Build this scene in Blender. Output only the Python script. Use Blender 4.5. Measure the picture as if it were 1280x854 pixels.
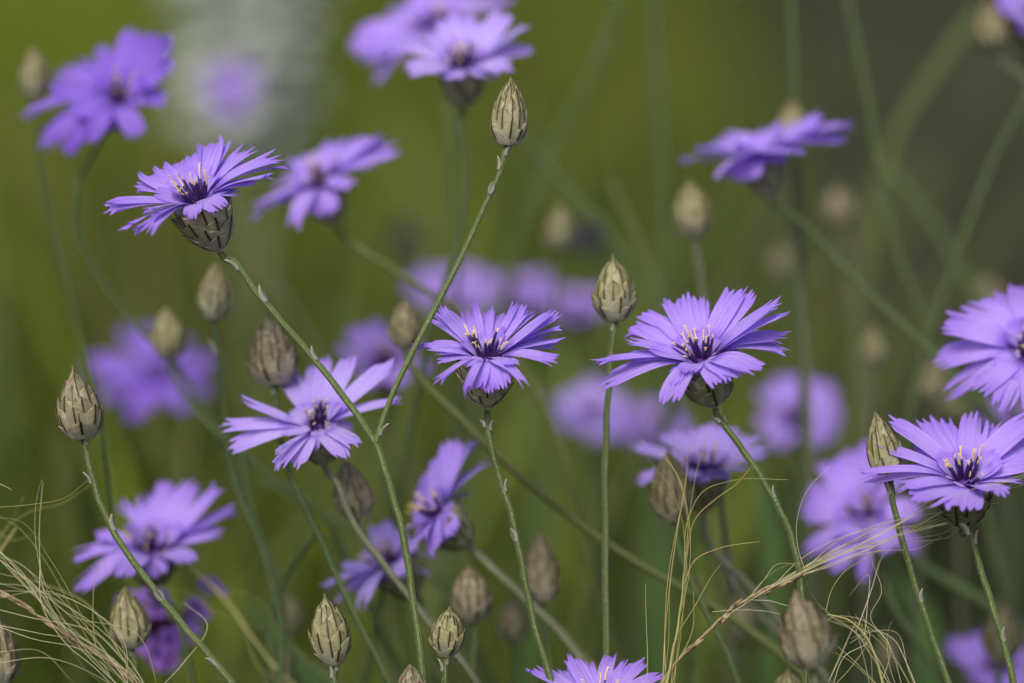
import bpy, math, random
from mathutils import Vector, Matrix, Quaternion
import numpy as np
for o in list(bpy.data.objects): bpy.data.objects.remove(o)
SC = bpy.context.scene; COL = SC.collection
R = math.radians
# ------------------------------------------------------------ camera
TILT = R(14); CAMP = Vector((0, 0, .75)); FPX = 1280*100/36; FOCUS = .80
CX = Vector((1, 0, 0)); CF = Vector((0, math.cos(TILT), -math.sin(TILT))); CU = Vector((0, math.sin(TILT), math.cos(TILT)))
cd = bpy.data.cameras.new('camera'); cam = bpy.data.objects.new('camera', cd); COL.objects.link(cam)
cam.location = CAMP; cam.rotation_euler = (R(90)-TILT, 0, 0)
cd.lens = 100; cd.sensor_width = 36; cd.clip_start = .02; cd.clip_end = 600
cd.dof.use_dof = True; cd.dof.focus_distance = FOCUS; cd.dof.aperture_fstop = 3.3
SC.camera = cam
# ------------------------------------------------------------ light
W = bpy.data.worlds.new('World'); SC.world = W; W.use_nodes = True
nt = W.node_tree; sky = nt.nodes.new('ShaderNodeTexSky'); sky.sky_type = 'NISHITA'; sky.sun_disc = False
sky.sun_elevation = R(52); sky.sun_rotation = R(200); sky.air_density = 1.0; sky.dust_density = 4.0; sky.ozone_density = .6
bg = nt.nodes['Background']; nt.links.new(sky.outputs[0], bg.inputs[0]); bg.inputs[1].default_value = .10
sd = bpy.data.lights.new('sun', 'SUN'); sd.energy = 1.7; sd.angle = R(24); sd.color = (1, .965, .91)
sun = bpy.data.objects.new('sun', sd); COL.objects.link(sun)
az = R(200); el = R(52)      # sun behind the camera, slightly to its left
sv = Vector((math.sin(az)*math.cos(el), math.cos(az)*math.cos(el), math.sin(el)))
sun.rotation_euler = sv.to_track_quat('Z', 'Y').to_euler()
SC.view_settings.view_transform = 'Standard'; SC.view_settings.look = 'None'; SC.view_settings.gamma = 1
SC.view_settings.exposure = 0.6
# ------------------------------------------------------------ helpers
def P(px, py, d=FOCUS): return CAMP + (CF + CX*((px-640)/FPX) + CU*((427-py)/FPX))*d
def cvec(v): return (CX*v[0] + CU*v[1] - CF*v[2]).normalized()    # (right, up, towards the viewer)
def mesh(name, V, F, mats, uv=None, mi=None, smooth=True):
    me = bpy.data.meshes.new(name); me.from_pydata([tuple(v) for v in V], [], F)
    for m in mats: me.materials.append(m)
    if uv is not None:
        l = me.uv_layers.new(name='UVMap'); idx = np.empty(len(me.loops), dtype=np.int32); me.loops.foreach_get('vertex_index', idx)
        l.data.foreach_set('uv', np.array(uv, dtype=np.float32)[idx].ravel())
    if mi is not None: me.polygons.foreach_set('material_index', mi)
    if smooth: me.polygons.foreach_set('use_smooth', [True]*len(me.polygons))
    me.update(); return me
def obj(name, me, parent=None, loc=(0, 0, 0), rot=None, scale=None):
    o = bpy.data.objects.new(name, me); COL.objects.link(o)
    if parent: o.parent = parent
    o.location = loc
    if rot is not None: o.rotation_euler = rot
    if scale: o.scale = (scale,)*3
    return o
def tag(o, label, cat, group=None):
    o['label'] = label; o['category'] = cat
    if group: o['group'] = group
    return o
def thing(name, loc, label, cat, group=None):
    return tag(obj(name, None, None, loc), label, cat, group)
def spline(pts, n=6):
    """smooth curve through pts, tangents weighted by chord length so that uneven spacing makes no kinks"""
    p = [pts[0]]
    for q in pts[1:]:
        if (q-p[-1]).length > 1e-5: p.append(q)
    k = len(p); ds = [(p[i+1]-p[i]).length for i in range(k-1)]; T = []
    for i in range(k):
        if i == 0: T.append((p[1]-p[0])/ds[0])
        elif i == k-1: T.append((p[-1]-p[-2])/ds[-1])
        else: T.append(((p[i]-p[i-1])/ds[i-1]*ds[i]+(p[i+1]-p[i])/ds[i]*ds[i-1])/(ds[i-1]+ds[i]))
    out = []
    for i in range(k-1):
        for j in range(n):
            t = j/n; t2 = t*t; t3 = t2*t; h = ds[i]
            out.append(p[i]*(2*t3-3*t2+1)+T[i]*h*(t3-2*t2+t)+p[i+1]*(3*t2-2*t3)+T[i+1]*h*(t3-t2))
    out.append(p[-1]); return out
def tube(pts, rad, sides=8, V=None, F=None, UV=None):
    """tube along pts, rad = function of 0..1"""
    V = [] if V is None else V; F = [] if F is None else F; UV = [] if UV is None else UV
    n = len(pts); b0 = len(V); up = Vector((.13, .2, .97)); L = 0
    prev = None
    for i, p in enumerate(pts):
        t = (pts[min(i+1, n-1)]-pts[max(i-1, 0)]).normalized()
        if prev is None: a = t.orthogonal().normalized()
        else:
            a = (prev - t*prev.dot(t)).normalized()
        prev = a; b = t.cross(a); r = rad(i/(n-1))
        if i: L += (p-pts[i-1]).length
        for k in range(sides):
            th = 2*math.pi*k/sides
            V.append(p + (a*math.cos(th)+b*math.sin(th))*r); UV.append((k/sides, L*100))
    for i in range(n-1):
        for k in range(sides):
            k2 = (k+1) % sides
            F.append((b0+i*sides+k, b0+i*sides+k2, b0+(i+1)*sides+k2, b0+(i+1)*sides+k))
    c0 = len(V); V.append(pts[0]); UV.append((0, 0)); c1 = len(V); V.append(pts[-1]); UV.append((0, L*100))
    for k in range(sides):
        k2 = (k+1) % sides
        F.append((b0+k2, b0+k, c0)); F.append((b0+(n-1)*sides+k, b0+(n-1)*sides+k2, c1))
    return V, F, UV
# ------------------------------------------------------------ materials
def mat(name):
    m = bpy.data.materials.new(name); m.use_nodes = True; nt = m.node_tree
    return m, nt, nt.nodes['Principled BSDF'], nt.nodes['Material Output']
def N(nt, t, **k):
    n = nt.nodes.new(t)
    for a, v in k.items(): setattr(n, a, v)
    return n
def msin(x): return max(1e-6, math.sin(x))
def ramp(nt, src, stops):
    r = N(nt, 'ShaderNodeValToRGB'); cr = r.color_ramp
    while len(cr.elements) < len(stops): cr.elements.new(.5)
    for e, (p, c) in zip(cr.elements, stops): e.position = p; e.color = (*c, 1)
    nt.links.new(src, r.inputs[0]); return r.outputs[0]
def mix(nt, fac, a, b, bt='MIX'):
    m = N(nt, 'ShaderNodeMix', data_type='RGBA', blend_type=bt)
    for s, v in ((m.inputs[0], fac), (m.inputs[6], a), (m.inputs[7], b)):
        if isinstance(v, (int, float)): s.default_value = v
        elif isinstance(v, tuple): s.default_value = (*v, 1)
        else: nt.links.new(v, s)
    return m.outputs[2]
def mth(nt, op, a, b=None, c=None):
    m = N(nt, 'ShaderNodeMath', operation=op)
    for s, v in zip(m.inputs, (a, b, c)):
        if v is None: continue
        if isinstance(v, (int, float)): s.default_value = v
        else: nt.links.new(v, s)
    return m.outputs[0]
def thin(nt, bs, out, col, fac):
    """a thin leaf: part of the light passes through"""
    tr = N(nt, 'ShaderNodeBsdfTranslucent'); nt.links.new(col, tr.inputs[0])
    mx = N(nt, 'ShaderNodeMixShader'); mx.inputs[0].default_value = fac
    nt.links.new(bs.outputs[0], mx.inputs[1]); nt.links.new(tr.outputs[0], mx.inputs[2]); nt.links.new(mx.outputs[0], out.inputs[0])
def uvs(nt):
    tc = N(nt, 'ShaderNodeTexCoord'); s = N(nt, 'ShaderNodeSeparateXYZ'); nt.links.new(tc.outputs['UV'], s.inputs[0]); return s.outputs[0], s.outputs[1]
def noise(nt, scale, vec=None, detail=4):
    n = N(nt, 'ShaderNodeTexNoise'); n.inputs['Scale'].default_value = scale; n.inputs['Detail'].default_value = detail
    if vec is not None: nt.links.new(vec, n.inputs['Vector'])
    return n.outputs[0]
def bump(nt, bs, h, strength, dist):
    b = N(nt, 'ShaderNodeBump'); b.inputs['Strength'].default_value = strength; b.inputs['Distance'].default_value = dist
    nt.links.new(h, b.inputs['Height']); nt.links.new(b.outputs[0], bs.inputs['Normal'])

def petal_mat(name, base, tipc, darkc):
    m, nt, bs, out = mat(name); u, v = uvs(nt)
    c = ramp(nt, v, [(0, darkc), (.18, darkc), (.33, tuple(x*.42+y*.58 for x, y in zip(base, (.16, .02, .62)))), (.46, base), (.64, base), (1, tipc)])
    geo = N(nt, 'ShaderNodeTexCoord').outputs['Object']
    cmb = N(nt, 'ShaderNodeCombineXYZ'); nt.links.new(mth(nt, 'MULTIPLY', u, 26.0), cmb.inputs[0]); nt.links.new(mth(nt, 'MULTIPLY', v, 2.2), cmb.inputs[1])
    oi = N(nt, 'ShaderNodeObjectInfo').outputs['Random']; nt.links.new(mth(nt, 'MULTIPLY', oi, 40.0), cmb.inputs[2])
    fib = noise(nt, 1.0, cmb.outputs[0], 3)
    vein = mth(nt, 'POWER', mth(nt, 'ABSOLUTE', mth(nt, 'SINE', mth(nt, 'MULTIPLY', u, math.pi*10))), .35)
    h = mth(nt, 'ADD', mth(nt, 'MULTIPLY', vein, .55), fib)
    c = mix(nt, ramp(nt, h, [(.40, (.65,)*3), (.95, (0,)*3)]), c, tuple(x*.62 for x in base))
    c = mix(nt, mth(nt, 'MULTIPLY', oi, .22), c, (.52, .36, .97))
    nt.links.new(c, bs.inputs['Base Color']); bs.inputs['Roughness'].default_value = .62
    bs.inputs['Specular IOR Level'].default_value = .22
    bs.inputs['Sheen Weight'].default_value = .15
    bump(nt, bs, h, .6, .0004); thin(nt, bs, out, c, .38); return m
M = {}
M['petal'] = petal_mat('lavender_petal', (.51, .34, .90), (.365, .20, .81), (.060, .010, .25))
M['petal_deep'] = petal_mat('deep_violet_petal', (.29, .14, .75), (.25, .11, .70), (.06, .01, .22))
M['petal_pale'] = petal_mat('pale_lilac_petal', (.58, .44, .93), (.46, .31, .88), (.085, .02, .34))
M['petal_pink'] = petal_mat('magenta_petal', (.46, .20, .74), (.48, .20, .76), (.14, .02, .24))
m, nt, bs, out = mat('anther'); bs.inputs['Base Color'].default_value = (.028, .008, .075, 1); bs.inputs['Roughness'].default_value = .5; M['anther'] = m
m, nt, bs, out = mat('style_yellow'); bs.inputs['Base Color'].default_value = (.78, .60, .20, 1); bs.inputs['Roughness'].default_value = .6; M['style'] = m
m, nt, bs, out = mat('disc'); bs.inputs['Base Color'].default_value = (.06, .012, .19, 1); bs.inputs['Roughness'].default_value = .8; M['disc'] = m

def scale_mat(name, body, edge, rib):
    """papery bract: pale membrane, clear edge, dark midrib running out at the tip"""
    m, nt, bs, out = mat(name); u, v = uvs(nt)
    off = mth(nt, 'ABSOLUTE', mth(nt, 'SUBTRACT', u, .5))
    tcg = N(nt, 'ShaderNodeTexCoord').outputs['Object']
    nz = noise(nt, 900, tcg, 3); nz2 = noise(nt, 180, tcg, 2)
    wob = mth(nt, 'MULTIPLY', mth(nt, 'SUBTRACT', nz, .5), .05)
    off2 = mth(nt, 'ADD', off, wob)
    c = ramp(nt, off, [(0, body), (.25, body), (.40, edge), (1, edge)])
    c = mix(nt, ramp(nt, nz2, [(.35, (0,)*3), (.75, (.75,)*3)]), c, tuple(a*b for a, b in zip(body, (.80, .88, .62))))
    oi = N(nt, 'ShaderNodeObjectInfo').outputs['Random']
    bl = noise(nt, 420, tcg, 4)
    c = mix(nt, ramp(nt, bl, [(.50, (0,)*3), (.68, (.6,)*3)]), c, (.17, .105, .045))
    c = mix(nt, mth(nt, 'MULTIPLY', oi, .45), c, tuple(a*b for a, b in zip(body, (.66, .70, .72))))
    sx = N(nt, 'ShaderNodeSeparateXYZ'); nt.links.new(tcg, sx.inputs[0])
    low = ramp(nt, mth(nt, 'MULTIPLY', sx.outputs[2], 55.0), [(.05, (.7,)*3), (.45, (0,)*3)])
    c = mix(nt, low, c, tuple(.55*a+.45*b for a, b in zip(edge, (.40, .42, .36))))
    tipb = ramp(nt, v, [(.80, (0,)*3), (1.0, (.75,)*3)])
    c = mix(nt, tipb, c, (.30, .19, .085))
    start = ramp(nt, v, [(.18, (0,)*3), (.26, (1,)*3)])
    halo = ramp(nt, off2, [(.03, (.50,)*3), (.16, (0,)*3)])
    c = mix(nt, mth(nt, 'MULTIPLY', halo, start), c, (.20, .125, .045))
    ln = ramp(nt, off2, [(.022, (1,)*3), (.046, (0,)*3)])
    c = mix(nt, mth(nt, 'MULTIPLY', ln, start), c, rib)
    nt.links.new(c, bs.inputs['Base Color']); bs.inputs['Roughness'].default_value = .42
    bs.inputs['Specular IOR Level'].default_value = .45
    bump(nt, bs, mth(nt, 'ADD', nz, mth(nt, 'MULTIPLY', halo, .6)), .5, .0004); thin(nt, bs, out, c, .22); return m
M['bud'] = scale_mat('papery_bract_straw', (.33, .32, .15), (.60, .57, .41), (.022, .010, .004))
M['bud_brown'] = scale_mat('papery_bract_brown', (.28, .245, .15), (.52, .46, .34), (.025, .013, .007))
M['bud_dark'] = scale_mat('papery_bract_dark', (.23, .215, .10), (.34, .31, .18), (.015, .010, .005))
M['cup'] = scale_mat('papery_bract_grey', (.43, .41, .28), (.70, .66, .52), (.016, .012, .008))
M['cup_green'] = scale_mat('papery_bract_green', (.27, .29, .16), (.50, .51, .35), (.014, .012, .008))
M['flake'] = scale_mat('stem_scale_membrane', (.20, .22, .15), (.38, .38, .31), (.02, .015, .01))
def stem_mat(name, c0, c1, hair=.4):
    m, nt, bs, out = mat(name); tc = N(nt, 'ShaderNodeTexCoord'); u, v = uvs(nt)
    mp = N(nt, 'ShaderNodeMapping'); nt.links.new(tc.outputs['Object'], mp.inputs[0]); mp.inputs['Scale'].default_value = (1, 1, .3)
    n1 = noise(nt, 2600, mp.outputs[0], 3); n2 = noise(nt, 60, tc.outputs['Object'], 3)
    rib = mth(nt, 'SINE', mth(nt, 'MULTIPLY', u, math.pi*16))
    c = mix(nt, n2, c0, c1)
    oi = N(nt, 'ShaderNodeObjectInfo').outputs['Random']
    c = mix(nt, mth(nt, 'MULTIPLY', oi, .4), c, tuple(x*.72 for x in c0))
    c = mix(nt, ramp(nt, n1, [(.52, (0,)*3), (.72, (hair,)*3)]), c, (.42, .46, .30))
    nt.links.new(c, bs.inputs['Base Color']); bs.inputs['Roughness'].default_value = .55
    bs.inputs['Specular IOR Level'].default_value = .3
    bump(nt, bs, mth(nt, 'ADD', mth(nt, 'MULTIPLY', rib, .4), n1), .7, .0003); return m
M['stem'] = stem_mat('green_stem', (.085, .125, .032), (.125, .165, .052))
M['stem_blue'] = stem_mat('blue_green_stem', (.064, .105, .032), (.092, .135, .042), .15)
M['stem_grey'] = stem_mat('grey_green_stem', (.12, .135, .075), (.17, .18, .105))
M['stem_olive'] = stem_mat('olive_stem', (.10, .125, .03), (.13, .15, .045), .15)
def plain(name, c, c2, sc=40, rough=.6, tr=.25):
    m, nt, bs, out = mat(name); tc = N(nt, 'ShaderNodeTexCoord').outputs['Object']
    cc = mix(nt, ramp(nt, noise(nt, sc, tc, 3), [(.35, (0,)*3), (.65, (1,)*3)]), c, c2)
    oi = N(nt, 'ShaderNodeObjectInfo').outputs['Random']; cc = mix(nt, mth(nt, 'MULTIPLY', oi, .4), cc, c2)
    nt.links.new(cc, bs.inputs['Base Color']); bs.inputs['Roughness'].default_value = rough; bs.inputs['Specular IOR Level'].default_value = .3
    if tr: thin(nt, bs, out, cc, tr)
    return m
M['awn'] = plain('straw_awn', (.74, .69, .46), (.56, .52, .30), 60, .45, .3)
M['awn_gold'] = plain('golden_awn', (.55, .36, .10), (.62, .52, .24), 60, .45, .3)
M['awn_green'] = plain('green_straw_awn', (.36, .38, .12), (.50, .46, .20), 60, .45, .3)
M['spikelet'] = plain('purple_brown_spikelet', (.12, .06, .045), (.36, .29, .15), 700, .5, .1)
M['silver'] = plain('silver_leaf', (.66, .72, .68), (.78, .80, .74), 20, .7, .2)
M['darkhead'] = plain('dark_purple_head', (.018, .014, .05), (.035, .02, .08), 200, .8, 0)
M['maroon'] = plain('maroon_calyx', (.06, .015, .035), (.12, .03, .06), 300, .7, .1)
M['leaf'] = plain('green_leaf_blade', (.07, .15, .045), (.11, .19, .05), 30, .5, .35)
M['brownhead'] = plain('faded_brown_head', (.30, .22, .11), (.40, .32, .18), 300, .8, .1)
# ------------------------------------------------------------ the ground and the far meadow
m, nt, bs, out = mat('meadow_soil'); tc = N(nt, 'ShaderNodeTexCoord').outputs['Object']
n1 = noise(nt, 1.1, tc, 5); n2 = noise(nt, 60, tc, 5)
c = mix(nt, ramp(nt, n1, [(.40, (0,)*3), (.58, (1,)*3)]), (.045, .036, .026), (.055, .07, .012))
c = mix(nt, mth(nt, 'MULTIPLY', n2, .7), c, (.035, .03, .022)); nt.links.new(c, bs.inputs['Base Color']); bs.inputs['Roughness'].default_value = .95
bump(nt, bs, n2, 1, .02); M['soil'] = m
rnd = random.Random(5)
G = 60; V = []; F = []
xs = [(-1 if i < G/2 else 1)*abs((i-G/2)/(G/2))**3*250 for i in range(G+1)]
for j in range(G+1):
    for i in range(G+1):
        x, y = xs[i], xs[j]+3
        V.append((x, y, .03*math.sin(x*1.7+1)*math.cos(y*1.3)+.02*rnd.uniform(-1, 1)-.03))
for j in range(G):
    for i in range(G): a = j*(G+1)+i; F.append((a, a+1, a+G+2, a+G+1))
g = obj('ground', mesh('ground', V, F, [M['soil']])); g['kind'] = 'structure'

def vnoise(x, y, s, seed):
    def h(i, j): return random.Random(i*7919+j*104729+seed*31).random()
    x *= s; y *= s; i, j = math.floor(x), math.floor(y); fx, fy = x-i, y-j
    fx = fx*fx*(3-2*fx); fy = fy*fy*(3-2*fy)
    return (h(i, j)*(1-fx)+h(i+1, j)*fx)*(1-fy)+(h(i, j+1)*(1-fx)+h(i+1, j+1)*fx)*fy
def grass_mat(name):
    m, nt, bs, out = mat(name); a = N(nt, 'ShaderNodeAttribute', attribute_name='tint')
    nt.links.new(a.outputs['Color'], bs.inputs['Base Color']); bs.inputs['Roughness'].default_value = .6; bs.inputs['Specular IOR Level'].default_value = .2
    thin(nt, bs, out, a.outputs['Color'], .4); return m
GM = grass_mat('meadow_grass_blade')
def grass(name, n, sampler, seed, label=None):
    rr = random.Random(seed); V = []; F = []; Ccol = []
    for _ in range(n):
        s = sampler(rr)
        if s is None: continue
        x, y, h, w, colr, lean = s
        a = rr.uniform(0, 6.28); dx, dy = math.cos(a), math.sin(a); la = rr.uniform(0, 6.28); lx, ly = math.cos(la)*lean*h, math.sin(la)*lean*h
        b = len(V)
        for k, t in enumerate((0, .35, .7, 1)):
            ww = w*(1-.9*t**1.6)*.5; cx = x+lx*t*t; cy = y+ly*t*t; z = h*t*(1-.25*lean*t)-.03
            V += [(cx-dx*ww, cy-dy*ww, z), (cx+dx*ww, cy+dy*ww, z)]; Ccol += [(*colr, 1)]*2
        for k in range(3): i = b+2*k; F.append((i, i+1, i+3, i+2))
    me = mesh(name, V, F, [GM]); ca = me.color_attributes.new('tint', 'FLOAT_COLOR', 'POINT')
    ca.data.foreach_set('color', np.array(Ccol, dtype=np.float32).ravel())
    o = obj(name, me); o['kind'] = 'stuff'
    if label: o['label'] = label; o['category'] = 'grass'
    return o
YG = (.235, .300, .026); OL = (.120, .145, .020); DG = (.030, .062, .014); BR = (.190, .155, .050); GY = (.046, .050, .032)
def lerp(a, b, t): return tuple(x*(1-t)+y*t for x, y in zip(a, b))
def meadow(rr):
    y = 1.15+6.0*rr.random()**1.25; half = y*.30+.35; x = rr.uniform(-half, half)
    a = math.degrees(math.atan2(x, y))           # bearing from the clump
    n = max(0, min(1, (vnoise(a*.22, y*.5, 1.0, 1)-.5)*1.8+.5)); n2 = vnoise(x, y, 7, 2)
    # the right hand far side is bare, dark earth with thin grass
    bare = max(0, min(1, (a-2.6)/3.6))
    if rr.random() < bare*.80*min(1, max(0, (y-1.5)/1.2)): return None
    h = rr.uniform(.16, .40)*(1-.35*bare)
    if y < 1.7: h *= .75
    c = lerp(OL, YG, n); c = lerp(c, BR, max(0, n2-.62)*1.6)
    c = lerp(c, DG, max(0, .42-vnoise(a*.35, y*.8, 1.0, 4))*2.2)
    c = lerp(c, GY, bare*.9)
    if y < 2.3: c = lerp(c, DG, .6*(2.3-y))
    k = rr.uniform(.75, 1.25)
    return x, y, h, rr.uniform(.004, .008), tuple(v*k for v in c), rr.uniform(.1, .9)
grass('meadow_grass', 42000, meadow, 11, 'blurred olive green meadow grass filling the whole background')
def tall(rr):
    y = rr.uniform(1.35, 3.2); x = rr.uniform(-.24, .24)*y; a = math.degrees(math.atan2(x, y))
    if rr.random() < max(0, a-3)/6: return None
    k = rr.choice((.45, .8, 1.2, 1.5)); top = .72-y*.12
    c = lerp(rr.choice((YG, YG, OL, DG, (.22, .29, .11), (.33, .28, .10), (.06, .10, .03))), GY, max(0, min(.8, (a-3)/5)))
    return x, y, rr.uniform(.55, 1.05)*top, rr.uniform(.005, .011), tuple(v*k for v in c), rr.uniform(.05, .7)
grass('tall_meadow_grass', 1000, tall, 13, 'blurred tall grass blades standing up behind the flowers')
def short(rr):
    y = rr.uniform(-.5, 1.3); x = rr.uniform(-1.1, 1.1); k = rr.uniform(.7, 1.2)
    return x, y, rr.uniform(.05, .16), .005, tuple(v*k for v in lerp(DG, OL, rr.random())), rr.uniform(.2, .9)
grass('ground_cover_grass', 9000, short, 12, 'short green grass growing below the flower stems')
# ------------------------------------------------------------ plant builders
def petal(C, T, n, w, rr, name='petal', m=None, L=None, parent=None, bulge=1.0, teeth=True, fold=0.0):
    """one ray floret from C (head centre) to its toothed tip T; coordinates relative to C"""
    d = T-C; L = d.length; rad = d-n*d.dot(n)
    rad = rad.normalized() if rad.length > 1e-6 else d.orthogonal().normalized()
    p0 = rad*min(.0022, L*.15)-n*.0005
    side0 = rad.cross(n).normalized()
    p1 = n*(L*.22*bulge) + rad*(L*.30) + side0*rr.uniform(-.04, .04)*L
    p2 = d
    NU, NV = 20, 13
    tw = rr.uniform(-.35, .35); cup = rr.uniform(-.10, .30); wav = rr.uniform(.02, .06)*w; ph = rr.uniform(0, 6.28)
    nd = [rr.uniform(.06, .17) if teeth else .03 for _ in range(6)]
    if teeth and rr.random() < .3: nd[rr.randrange(1, 5)] = rr.uniform(.2, .4)
    lobe = [rr.uniform(-.06, .06)*L for _ in range(5)]; lobl = [rr.uniform(0, .06) for _ in range(5)]
    V = []; UV = []; F = []
    for j in range(NV+1):
        v = j/NV
        for i in range(NU+1):
            u = i/NU; q = u*5; li = min(4, int(q)); f = q-li
            # notches at the lobe borders
            e = abs(2*f-1)**1.8; dep = nd[li] if f < .5 else nd[li+1]
            if li == 0 and f < .5: dep = .10
            if li == 4 and f >= .5: dep = .10
            cut = dep*e + lobl[li]*(1-e) + .05*(2*u-1)**2
            t = v-cut*v**4
            b = p0*(1-t)**2+p1*2*t*(1-t)+p2*t*t
            tg = ((p1-p0)*(1-t)+(p2-p1)*t).normalized()
            sd_ = tg.cross(n); sd_ = sd_.normalized() if sd_.length > .05 else side0
            nm = sd_.cross(tg).normalized()
            a = tw*t; s2 = sd_*math.cos(a)+nm*math.sin(a); n2 = nm*math.cos(a)-sd_*math.sin(a)
            w_ = 1.5; prof = .14+.86*msin(min(1, t/.70)*math.pi/2)**1.15
            if t > .72: prof *= 1-.16*((t-.72)/.28)**1.5
            x = (u-.5)*w*w_*prof
            z = cup*w*prof*(2*u-1)**2*(.4+t*.6)*.5 + wav*math.sin(6*t+ph+3*u)*t
            z -= .035*w*abs(math.sin(math.pi*q))*(t < 2)*math.sin(math.pi*min(1, t*1.1))
            z += lobe[li]*(1-e)*v**5 + fold*w*t*(u-.5)
            V.append(b+s2*x+n2*z); UV.append((u, v))
    for j in range(NV):
        for i in range(NU):
            a = j*(NU+1)+i; F.append((a, a+1, a+NU+2, a+NU+1))
    return obj('petal', mesh('petal', V, F, [m or M['petal']], UV), parent)

def stamen_mesh(seed, kind):
    rr = random.Random(seed); V, F, UV = [], [], []
    h = rr.uniform(.0042, .0066); b = rr.uniform(-.0008, .0008)
    pts = spline([Vector((0, 0, -.001)), Vector((b*.3, 0, h*.5)), Vector((b, 0, h))], 4)
    tube(pts, lambda t: .00030+.00016*msin(math.pi*min(1, t*1.05))**.5, 7, V, F, UV); nf = len(F)
    s = rr.choice((.0006, .001, .0015, .003)); top = Vector((b*1.3, b*.5, h+s))
    tube(spline([Vector((b, 0, h-.0004)), (Vector((b, 0, h))+top)/2+Vector((.0002, 0, 0)), top], 3), lambda t: .00014+.00006*math.sin(t*9)**2, 6, V, F, UV)
    for sg in (-1, 1):
        e = rr.uniform(.0004, .0009)
        tube(spline([top-Vector((0, 0, .0002)), top+Vector((sg*e*.5, 0, e*.5)), top+Vector((sg*e, sg*.0002, e*rr.uniform(.1, .5)))], 3), lambda t: .00015*(1-.4*t), 5, V, F, UV)
    return mesh('stamen', V, F, [M['anther'], M['style']], UV, [0]*nf+[1]*(len(F)-nf))
STAMENS = [stamen_mesh(i, 0) for i in range(7)]

def scales_mesh(name, seed, profile, H, rows, m, tipout=.0007, top_closed=True, body_col=None, wid=1.25, ln=.36):
    """overlapping papery bracts on a turned body; z from 0 (stem) to H"""
    rr = random.Random(seed); V = []; F = []; UV = []
    K = 14; S = 16
    for k in range(K+1):
        t = k/K; r = max(.0002, profile(t)-.0004)
        for i in range(S):
            a = 6.283*i/S; V.append(Vector((r*math.cos(a), r*math.sin(a), H*t))); UV.append((.25, .3))
    for k in range(K):
        for i in range(S): a = k*S+i; b = k*S+(i+1) % S; F.append((a, b, b+S, a+S))
    ti = len(V); V.append(Vector((0, 0, H*1.0+.0003))); UV.append((.25, .3))
    for i in range(S): F.append((K*S+i, K*S+(i+1) % S, ti))
    for ri, (s0, cnt, sl) in enumerate(rows):
        for c in range(cnt):
            a0 = 6.283*(c+.5*(ri % 2)+rr.uniform(-.09, .09))/cnt; L = sl*rr.uniform(.92, 1.1); s_ = s0+rr.uniform(-.012, .012)
            rmid = profile(min(1, s_+L*.45)); hw = math.pi/cnt*wid*rr.uniform(.93, 1.07); skew = rr.uniform(-.12, .12)
            NU, NV = 8, 9; b = len(V); tipo = tipout*rr.uniform(.5, 1.6)*(1-.75*max(0, s_) if top_closed else 1)
            for j in range(NV+1):
                v = j/NV; sh = msin(math.pi*min(1, (v*.80+.20)))**.55 if v < .93 else 0
                shp = msin(math.pi*(.18+.82*v))**(.6 if top_closed else .42) if v < 1 else 0.0
                for i in range(NU+1):
                    u = i/NU; q = 2*u-1
                    t = s_+L*(v-.10*v*v*q*q)
                    tt = min(t, 1.0); r0 = profile(tt)
                    an = a0+hw*q*shp*(rmid/max(r0, rmid*.55))+skew*v*.4
                    off = .0003+tipo*v**1.2-.0008*q*q*shp*(1-.6*v)+.0003*(1-abs(q))
                    if top_closed and tt > .85: off *= max(.15, 1-(tt-.85)*5.5)
                    r = r0+off; z = H*tt+H*max(0, t-1)*1.0+.0
                    V.append(Vector((r*math.cos(an), r*math.sin(an), z))); UV.append((.5+.5*q*max(shp, .02), v))
            for j in range(NV):
                for i in range(NU): x = b+j*(NU+1)+i; F.append((x, x+1, x+NU+2, x+NU+1))
    return mesh(name, V, F, [m], UV)
def bud_prof(Rm, ex=.78):
    def f(t):
        r = msin(math.pi*min(1, max(.01, .10+.90*t))**ex)**.85 if t < 1 else 0
        return max(.0002, Rm*r*(1-.10*t-.22*t**4))+.0003*(1-t)
    return f
def cup_prof(Rm):
    def f(t): return .0012+(Rm-.0012)*msin(max(0, min(1, t))**.72*math.pi/2)**.95
    return f
BUDROWS = [(-.04, 4, .26), (-.02, 6, .38), (.08, 7, .44), (.20, 7, .47), (.34, 7, .47), (.48, 6, .46), (.60, 5, .43), (.76, 4, .32)]
CUPROWS = [(-.04, 4, .30), (-.01, 5, .44), (.12, 6, .52), (.28, 7, .56), (.48, 8, .54)]
BUDM = {}
for key in ('bud', 'bud_brown', 'bud_dark'):
    BUDM[key] = [scales_mesh('bud_bracts', 40+i*3+len(key), bud_prof(.0060, (.78, .70, .86, .74, .81)[i]), .0182, [(a+.02*math.sin(i*3+j*2), b+(i == 1 and 0 < j < 6)-(i == 2 and j in (2, 3)), c*(1+.06*math.cos(i*5+j))) for j, (a, b, c) in enumerate(BUDROWS)], M[key], ([.0012, .0020, .0014, .0010, .0017][i] if key == 'bud_brown' else [.0007, .0011, .0013, .0006, .0009][i])) for i in range(5)]
CUPM = {}
for key in ('cup', 'cup_green'):
    CUPM[key] = [scales_mesh('cup_bracts', 60+i, cup_prof(.0082), .0155, CUPROWS, M[key], .0011, False) for i in range(3)]
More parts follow.
